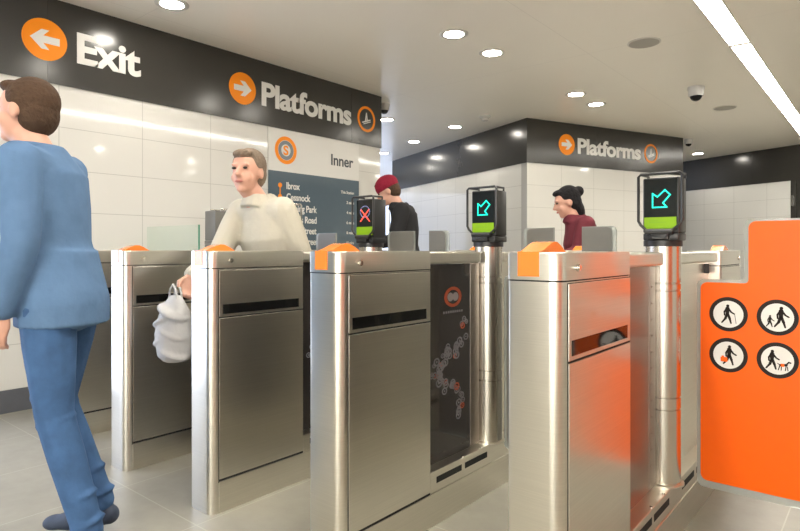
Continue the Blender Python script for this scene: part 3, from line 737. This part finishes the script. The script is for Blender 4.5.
def person(label, loc, rot, J, top, trousers, shoes, hair, vox=0.0075, skirt=False, hat=None, long_hair=False, coat_len=None, female=False, detail=None):
    """J: joints in local metres, person faces +y. Right side is +x."""
    p = thing('person', label, 'person', loc, rot)
    hip, chest, neck, head = J['hip'], J['chest'], J['neck'], J['head']
    yaw = J.get('yaw', 0); pit = J.get('pitch', 0)
    HR = Matrix.Rotation(yaw, 3, 'Z') @ Matrix.Rotation(-pit, 3, 'X')
    def hp(x, y, z): v = HR @ Vector((x, y, z)); return (head[0]+v.x, head[1]+v.y, head[2]+v.z)
    sw = 0.172 if not female else 0.155
    def torso(bm, e, z_drop=0.0):
        mid = tuple(lerp(hip[k], chest[k], .5) for k in range(3))
        loft(bm, [(hip[0], hip[1], hip[2]-0.09-z_drop, .135+e, .105+e), (*hip, .155+e, .118+e), (*mid, .135+e, .100+e), (chest[0], chest[1], chest[2]-.03, .160+e, .118+e),
                  (chest[0], chest[1], chest[2]+.09, .165+e, .105+e), (lerp(chest[0], neck[0], .8), lerp(chest[1], neck[1], .8), neck[2]-.015, .085+e, .070+e)], 18)
        ellipsoid(bm, (hip[0], hip[1]-.02, hip[2]-.04), (.15+e, .12+e, .11+e))
        for s, sh in ((1, J['sh_r']), (-1, J['sh_l'])):
            limb(bm, [tuple(chest[k]+(0, 0, .08)[k] for k in range(3)), sh], [.085+e, .058+e])
    # body: one continuous skin
    bm = bmesh.new(); torso(bm, -0.004)
    loft(bm, [(neck[0], neck[1], neck[2]-.05, .060, .060), (*neck, .054, .056), (*hp(0, -.015, -.075), .052, .058), (*hp(0, -0.01, -.03), .05, .055)])
    ellipsoid(bm, hp(0, -.012, .028), (.076, .094, .092), HR, 20, 14)
    ellipsoid(bm, hp(0, .022, -.030), (.058, .066, .080), HR, 18, 12)
    ellipsoid(bm, hp(0, .060, -.088), (.026, .022, .020), HR)
    limb(bm, [hp(0, .082, .018), hp(0, .104, -.018)], [.009, .014])
    for s in (1, -1):
        ellipsoid(bm, hp(s*.013, .094, -.020), (.008, .010, .008), HR, 10, 6)
        ellipsoid(bm, hp(s*.077, -.008, -.005), (.009, .020, .032), HR, 10, 8)
        ellipsoid(bm, hp(s*.030, .078, .034), (.022, .010, .007), HR, 10, 6)
        ellipsoid(bm, hp(s*.040, .055, -.030), (.020, .020, .024), HR, 10, 8)
        S = 'r' if s > 0 else 'l'
        sh, el, wr = J['sh_'+S], J['el_'+S], J['wr_'+S]
        limb(bm, [sh, el, wr], [.050, .040, .027])
        hd = J.get('hd_'+S) or tuple(wr[k]-el[k] for k in range(3))
        hand(bm, wr, hd, J.get('curl_'+S, 0.45), s)
        hj = (hip[0]+s*.088, hip[1], hip[2]-.05); kn, an, toe = J['kn_'+S], J['an_'+S], J['toe_'+S]
        limb(bm, [hj, kn, an], [.082, .055, .036])
        limb(bm, [(an[0], an[1], an[2]-.04), (lerp(an[0], toe[0], .7), lerp(an[1], toe[1], .7), toe[2]+.012)], [.030, .016])
    fuse('body', bm, M['skin'], p, vox, 2)
    for s in (1, -1):
        bm = bmesh.new(); ellipsoid(bm, hp(s*.031, .079, .016), (.012, .009, .007), HR, 12, 8); out('eye', bm, M['eye'], p, True)
    bm = bmesh.new(); ellipsoid(bm, hp(0, .088, -.052), (.024, .008, .007), HR, 14, 8); out('lips', bm, M['lip'], p, True)
    # trousers
    bm = bmesh.new()
    ellipsoid(bm, (hip[0], hip[1]-.005, hip[2]-.05), (.160, .122, .110)); loft(bm, [(hip[0], hip[1], hip[2]-.12, .15, .112), (*hip, .160, .118), (hip[0], hip[1], hip[2]+.06, .152, .12)])
    for s, S in ((1, 'r'), (-1, 'l')):
        hj = (hip[0]+s*.088, hip[1], hip[2]-.06); kn, an = J['kn_'+S], J['an_'+S]
        limb(bm, [hj, kn, an], [.092, .063, .050])
        d = Vector(an)-Vector(kn)
        for k, f in enumerate((.55, .70, .82, .92, 1.0)):        # bunched folds down the shin
            c = Vector(kn)+d*f; off = Vector((0, .006*(-1)**k, 0))
            ellipsoid(bm, tuple(c+off), (.055+.003*(k % 2), .058+.005*(k % 2), .018), Matrix.Rotation(.35*(-1)**k, 3, 'X'), 12, 8)
        for k, f in enumerate((-.12, .05)):
            c = Vector(kn)+d*f; ellipsoid(bm, tuple(c), (.064, .070, .022), Matrix.Rotation(.3*(-1)**k, 3, 'X'), 12, 8)
    fuse('trousers', bm, trousers, p, vox, 2)
    # upper garment
    bm = bmesh.new(); torso(bm, 0.014, 0.05 if coat_len is None else 0)
    if not coat_len: loft(bm, [(hip[0], hip[1]-.008, hip[2]-.13, .182, .146), (hip[0], hip[1]-.008, hip[2]-.05, .182, .148), (hip[0], hip[1], hip[2]+.05, .168, .130), (hip[0], hip[1], hip[2]+.14, .145, .112)])
    if coat_len: loft(bm, [(hip[0], hip[1], hip[2]-coat_len, .195, .165), (hip[0], hip[1], hip[2]-.1, .18, .15), (*hip, .175, .14)])
    loft(bm, [(neck[0], neck[1], neck[2]-.05, .09, .085), (neck[0], neck[1]-.005, neck[2]+.018, .068, .068)])
    for s, S in ((1, 'r'), (-1, 'l')):
        sh, el, wr = J['sh_'+S], J['el_'+S], J['wr_'+S]; w2 = tuple(lerp(el[k], wr[k], .93) for k in range(3))
        limb(bm, [sh, el, w2], [.072, .058, .043])
        for f in (.80, .92, 1.08, 1.2):
            a, b, t_ = (sh, el, f) if f <= 1 else (el, wr, f-1)
            ellipsoid(bm, tuple(lerp(a[k], b[k], t_) for k in range(3)), (.060, .060, .020), Matrix.Rotation(.4, 3, 'X'), 12, 8)
    fuse('jacket', bm, top, p, vox, 3)
    # shoes
    for s, S in ((1, 'r'), (-1, 'l')):
        an, toe = J['an_'+S], J['toe_'+S]; bm = bmesh.new()
        heel = Vector((an[0], an[1]-.035, an[2]-.052)); tv = Vector(toe); d = (tv-heel)
        loft(bm, [(*tuple(heel), .034, .034), (*tuple(heel+d*.35), .042, .044), (*tuple(heel+d*.75), .048, .036), (*tuple(tv+d*.06), .036, .022)])
        ellipsoid(bm, tuple(heel), (.036,)*3); ellipsoid(bm, tuple(tv+d*.05), (.042, .046, .026)); limb(bm, [(an[0], an[1], an[2]), tuple(heel+d*.25)], [.046, .04])
        fuse('shoe', bm, shoes, p, 0.007, 1)
    # hair / hat
    bm = bmesh.new()
    ellipsoid(bm, hp(0, -.028, .044), (.086, .094, .090), HR, 20, 14); ellipsoid(bm, hp(0, -.050, -.002), (.080, .068, .085), HR, 18, 12)
    ellipsoid(bm, hp(0, .040, .092), (.058, .046, .026), HR)
    if long_hair:
        ellipsoid(bm, hp(0, -.078, -.07), (.070, .040, .085), HR); ellipsoid(bm, hp(0, -.115, .06), (.042, .042, .042), HR)
    fuse('hair', bm, hair, p, 0.007, 2)
    if hat:
        bm = bmesh.new(); ellipsoid(bm, hp(0, -.018, .066), (.094, .108, .080), HR, 20, 14)
        loft(bm, [(*hp(0, -.016, .022), .094, .108), (*hp(0, -.016, .060), .097, .111)])
        fuse('knitted_hat', bm, hat, p, 0.008, 2)
    return p
def stand(h=1.72, **kw):
    k = h/1.72
    J = dict(hip=(0, 0, .95), chest=(0, .01, 1.26), neck=(0, .0, 1.47), head=(0, .02, 1.605), sh_r=(.17, 0, 1.395), sh_l=(-.17, 0, 1.395),
             el_r=(.22, -.03, 1.12), el_l=(-.22, -.03, 1.12), wr_r=(.22, .08, .90), wr_l=(-.22, .08, .90),
             kn_r=(.095, .03, .51), kn_l=(-.095, .03, .51), an_r=(.095, -.01, .095), an_l=(-.095, -.01, .095), toe_r=(.10, .15, .035), toe_l=(-.10, .15, .035))
    J.update(kw)
    return {a: (tuple(c*k for c in b) if isinstance(b, tuple) else b) for a, b in J.items()}
denim = cloth('blue_denim', (0.050, 0.11, 0.235), 0.4); denim_j = cloth('faded_blue_jacket', (0.10, 0.18, 0.31), 0.2)
cream = cloth('cream_coat', (0.50, 0.47, 0.39), 0.05); brown_t = cloth('dark_brown_trousers', (0.035, 0.025, 0.018))
black_j = cloth('black_jacket', (0.022, 0.022, 0.024)); grey_t = cloth('charcoal_trousers', (0.04, 0.04, 0.045))
burg = cloth('burgundy_coat', (0.13, 0.025, 0.035)); red_k = cloth('dark_red_knit', (0.22, 0.012, 0.030), sc=60)
shoe_b = mat('dark_leather', (0.02, 0.018, 0.016), 0.4, noise=0.2); shoe_n = mat('navy_suede', (0.03, 0.045, 0.08), 0.7, noise=0.2)
hair_b = cloth('brown_hair', (0.075, 0.045, 0.028), 0.3, 1.0, 60); hair_k = cloth('black_hair', (0.012, 0.011, 0.012), 0.3, 1.0, 60); hair_g = cloth('grey_brown_hair', (0.20, 0.15, 0.11), 0.3, 1.0, 60)
def face(dx, dy): return math.atan2(-dx, dy)
# walking left in front of the gates
person('person in a blue denim jacket and blue jeans striding left in front of the gates', (-2.343, 0.875, 0), face(-0.77, -0.64),
       stand(1.73, hip=(0, 0, .95), chest=(0, .05, 1.26), neck=(0, .09, 1.46), head=(0, .135, 1.59), sh_r=(.165, .07, 1.39), sh_l=(-.165, .05, 1.39),
             el_l=(-.20, .02, 1.12), wr_l=(-.19, .09, .88), el_r=(.20, .16, 1.14), wr_r=(.17, .30, 1.0), kn_l=(-.08, -.02, .51), an_l=(-.08, -.14, .10), toe_l=(-.08, .02, .035),
             kn_r=(.08, .06, .52), an_r=(.08, -.10, .14), toe_r=(.08, .06, .06), pitch=-0.05), denim_j, denim, shoe_n, hair_b)
# coming through the gates with a bag
person('person in a cream coat walking between the gates holding a pale bag', (-2.555, 2.03, 0), face(0.0, -1.0),
       stand(1.62, chest=(0, .07, 1.26), neck=(0, .14, 1.45), head=(0, .20, 1.585), sh_r=(.155, .13, 1.38), sh_l=(-.155, .08, 1.38), el_r=(.14, .29, 1.13), wr_r=(.03, .52, 1.03),
             hd_r=(-0.15, .3, -.9), curl_r=0.7, el_l=(-.18, -.04, 1.12), wr_l=(-.16, .05, .90), kn_r=(.08, .12, .52), an_r=(.08, .05, .10), toe_r=(.08, .21, .035), kn_l=(-.08, -.04, .52), an_l=(-.08, -.28, .14), toe_l=(-.08, -.14, .035), yaw=0.45),
       cream, brown_t, shoe_b, hair_g, coat_len=.22, female=True)
t = thing('carrier_bag', 'soft pale grey bag hanging from the hand of the cream coated person', 'bag', (-2.575, 1.455, 0))
bm = bmesh.new(); loft(bm, [(0, 0, .575, .05, .05), (0, 0, .60, .095, .075), (0, 0, .70, .115, .085), (0, 0, .79, .10, .065), (0, 0, .86, .06, .03), (0, 0, .885, .035, .015)], 20)
for k in range(5): ellipsoid(bm, (0.02*(-1)**k, -.02, .63+.045*k), (.10, .068, .022), Matrix.Rotation(.35*(-1)**k, 3, 'Y'))
bagm = cloth('pale_bag', (0.52, 0.51, 0.50), 0.06)
fuse('bag_body', bm, bagm, t, 0.007, 3)
bm = bmesh.new()
for y in (-.012, .012): tube(bm, [(-.035, y, .87), (-.025, y, .91), (0, y, .935), (.025, y, .91), (.035, y, .87)], 0.005)
out('handle', bm, bagm, t, True)
person('person in a dark red knitted hat and black jacket looking down behind the gates', (-3.28, 4.04, 0), face(-0.77, -0.55),
       stand(1.77, chest=(0, .02, 1.26), neck=(0, .08, 1.45), head=(0, .16, 1.56), pitch=0.5, el_l=(-.21, .08, 1.15), wr_l=(-.15, .27, 1.10), sh_l=(-.17, .03, 1.39)),
       black_j, grey_t, shoe_b, hair_b, vox=0.010, hat=red_k)
person('person with dark tied hair in a burgundy coat, beyond the grey gate paddles', (-1.83, 4.47, 0), face(-0.77, -0.55),
       stand(1.60, chest=(0, .04, 1.26), neck=(0, .10, 1.45), head=(0, .155, 1.57), pitch=0.3, sh_l=(-.155, .03, 1.38), sh_r=(.155, .06, 1.38), el_l=(-.20, .10, 1.15), wr_l=(-.14, .29, 1.10)),
       burg, grey_t, shoe_b, hair_k, vox=0.010, long_hair=True, female=True)
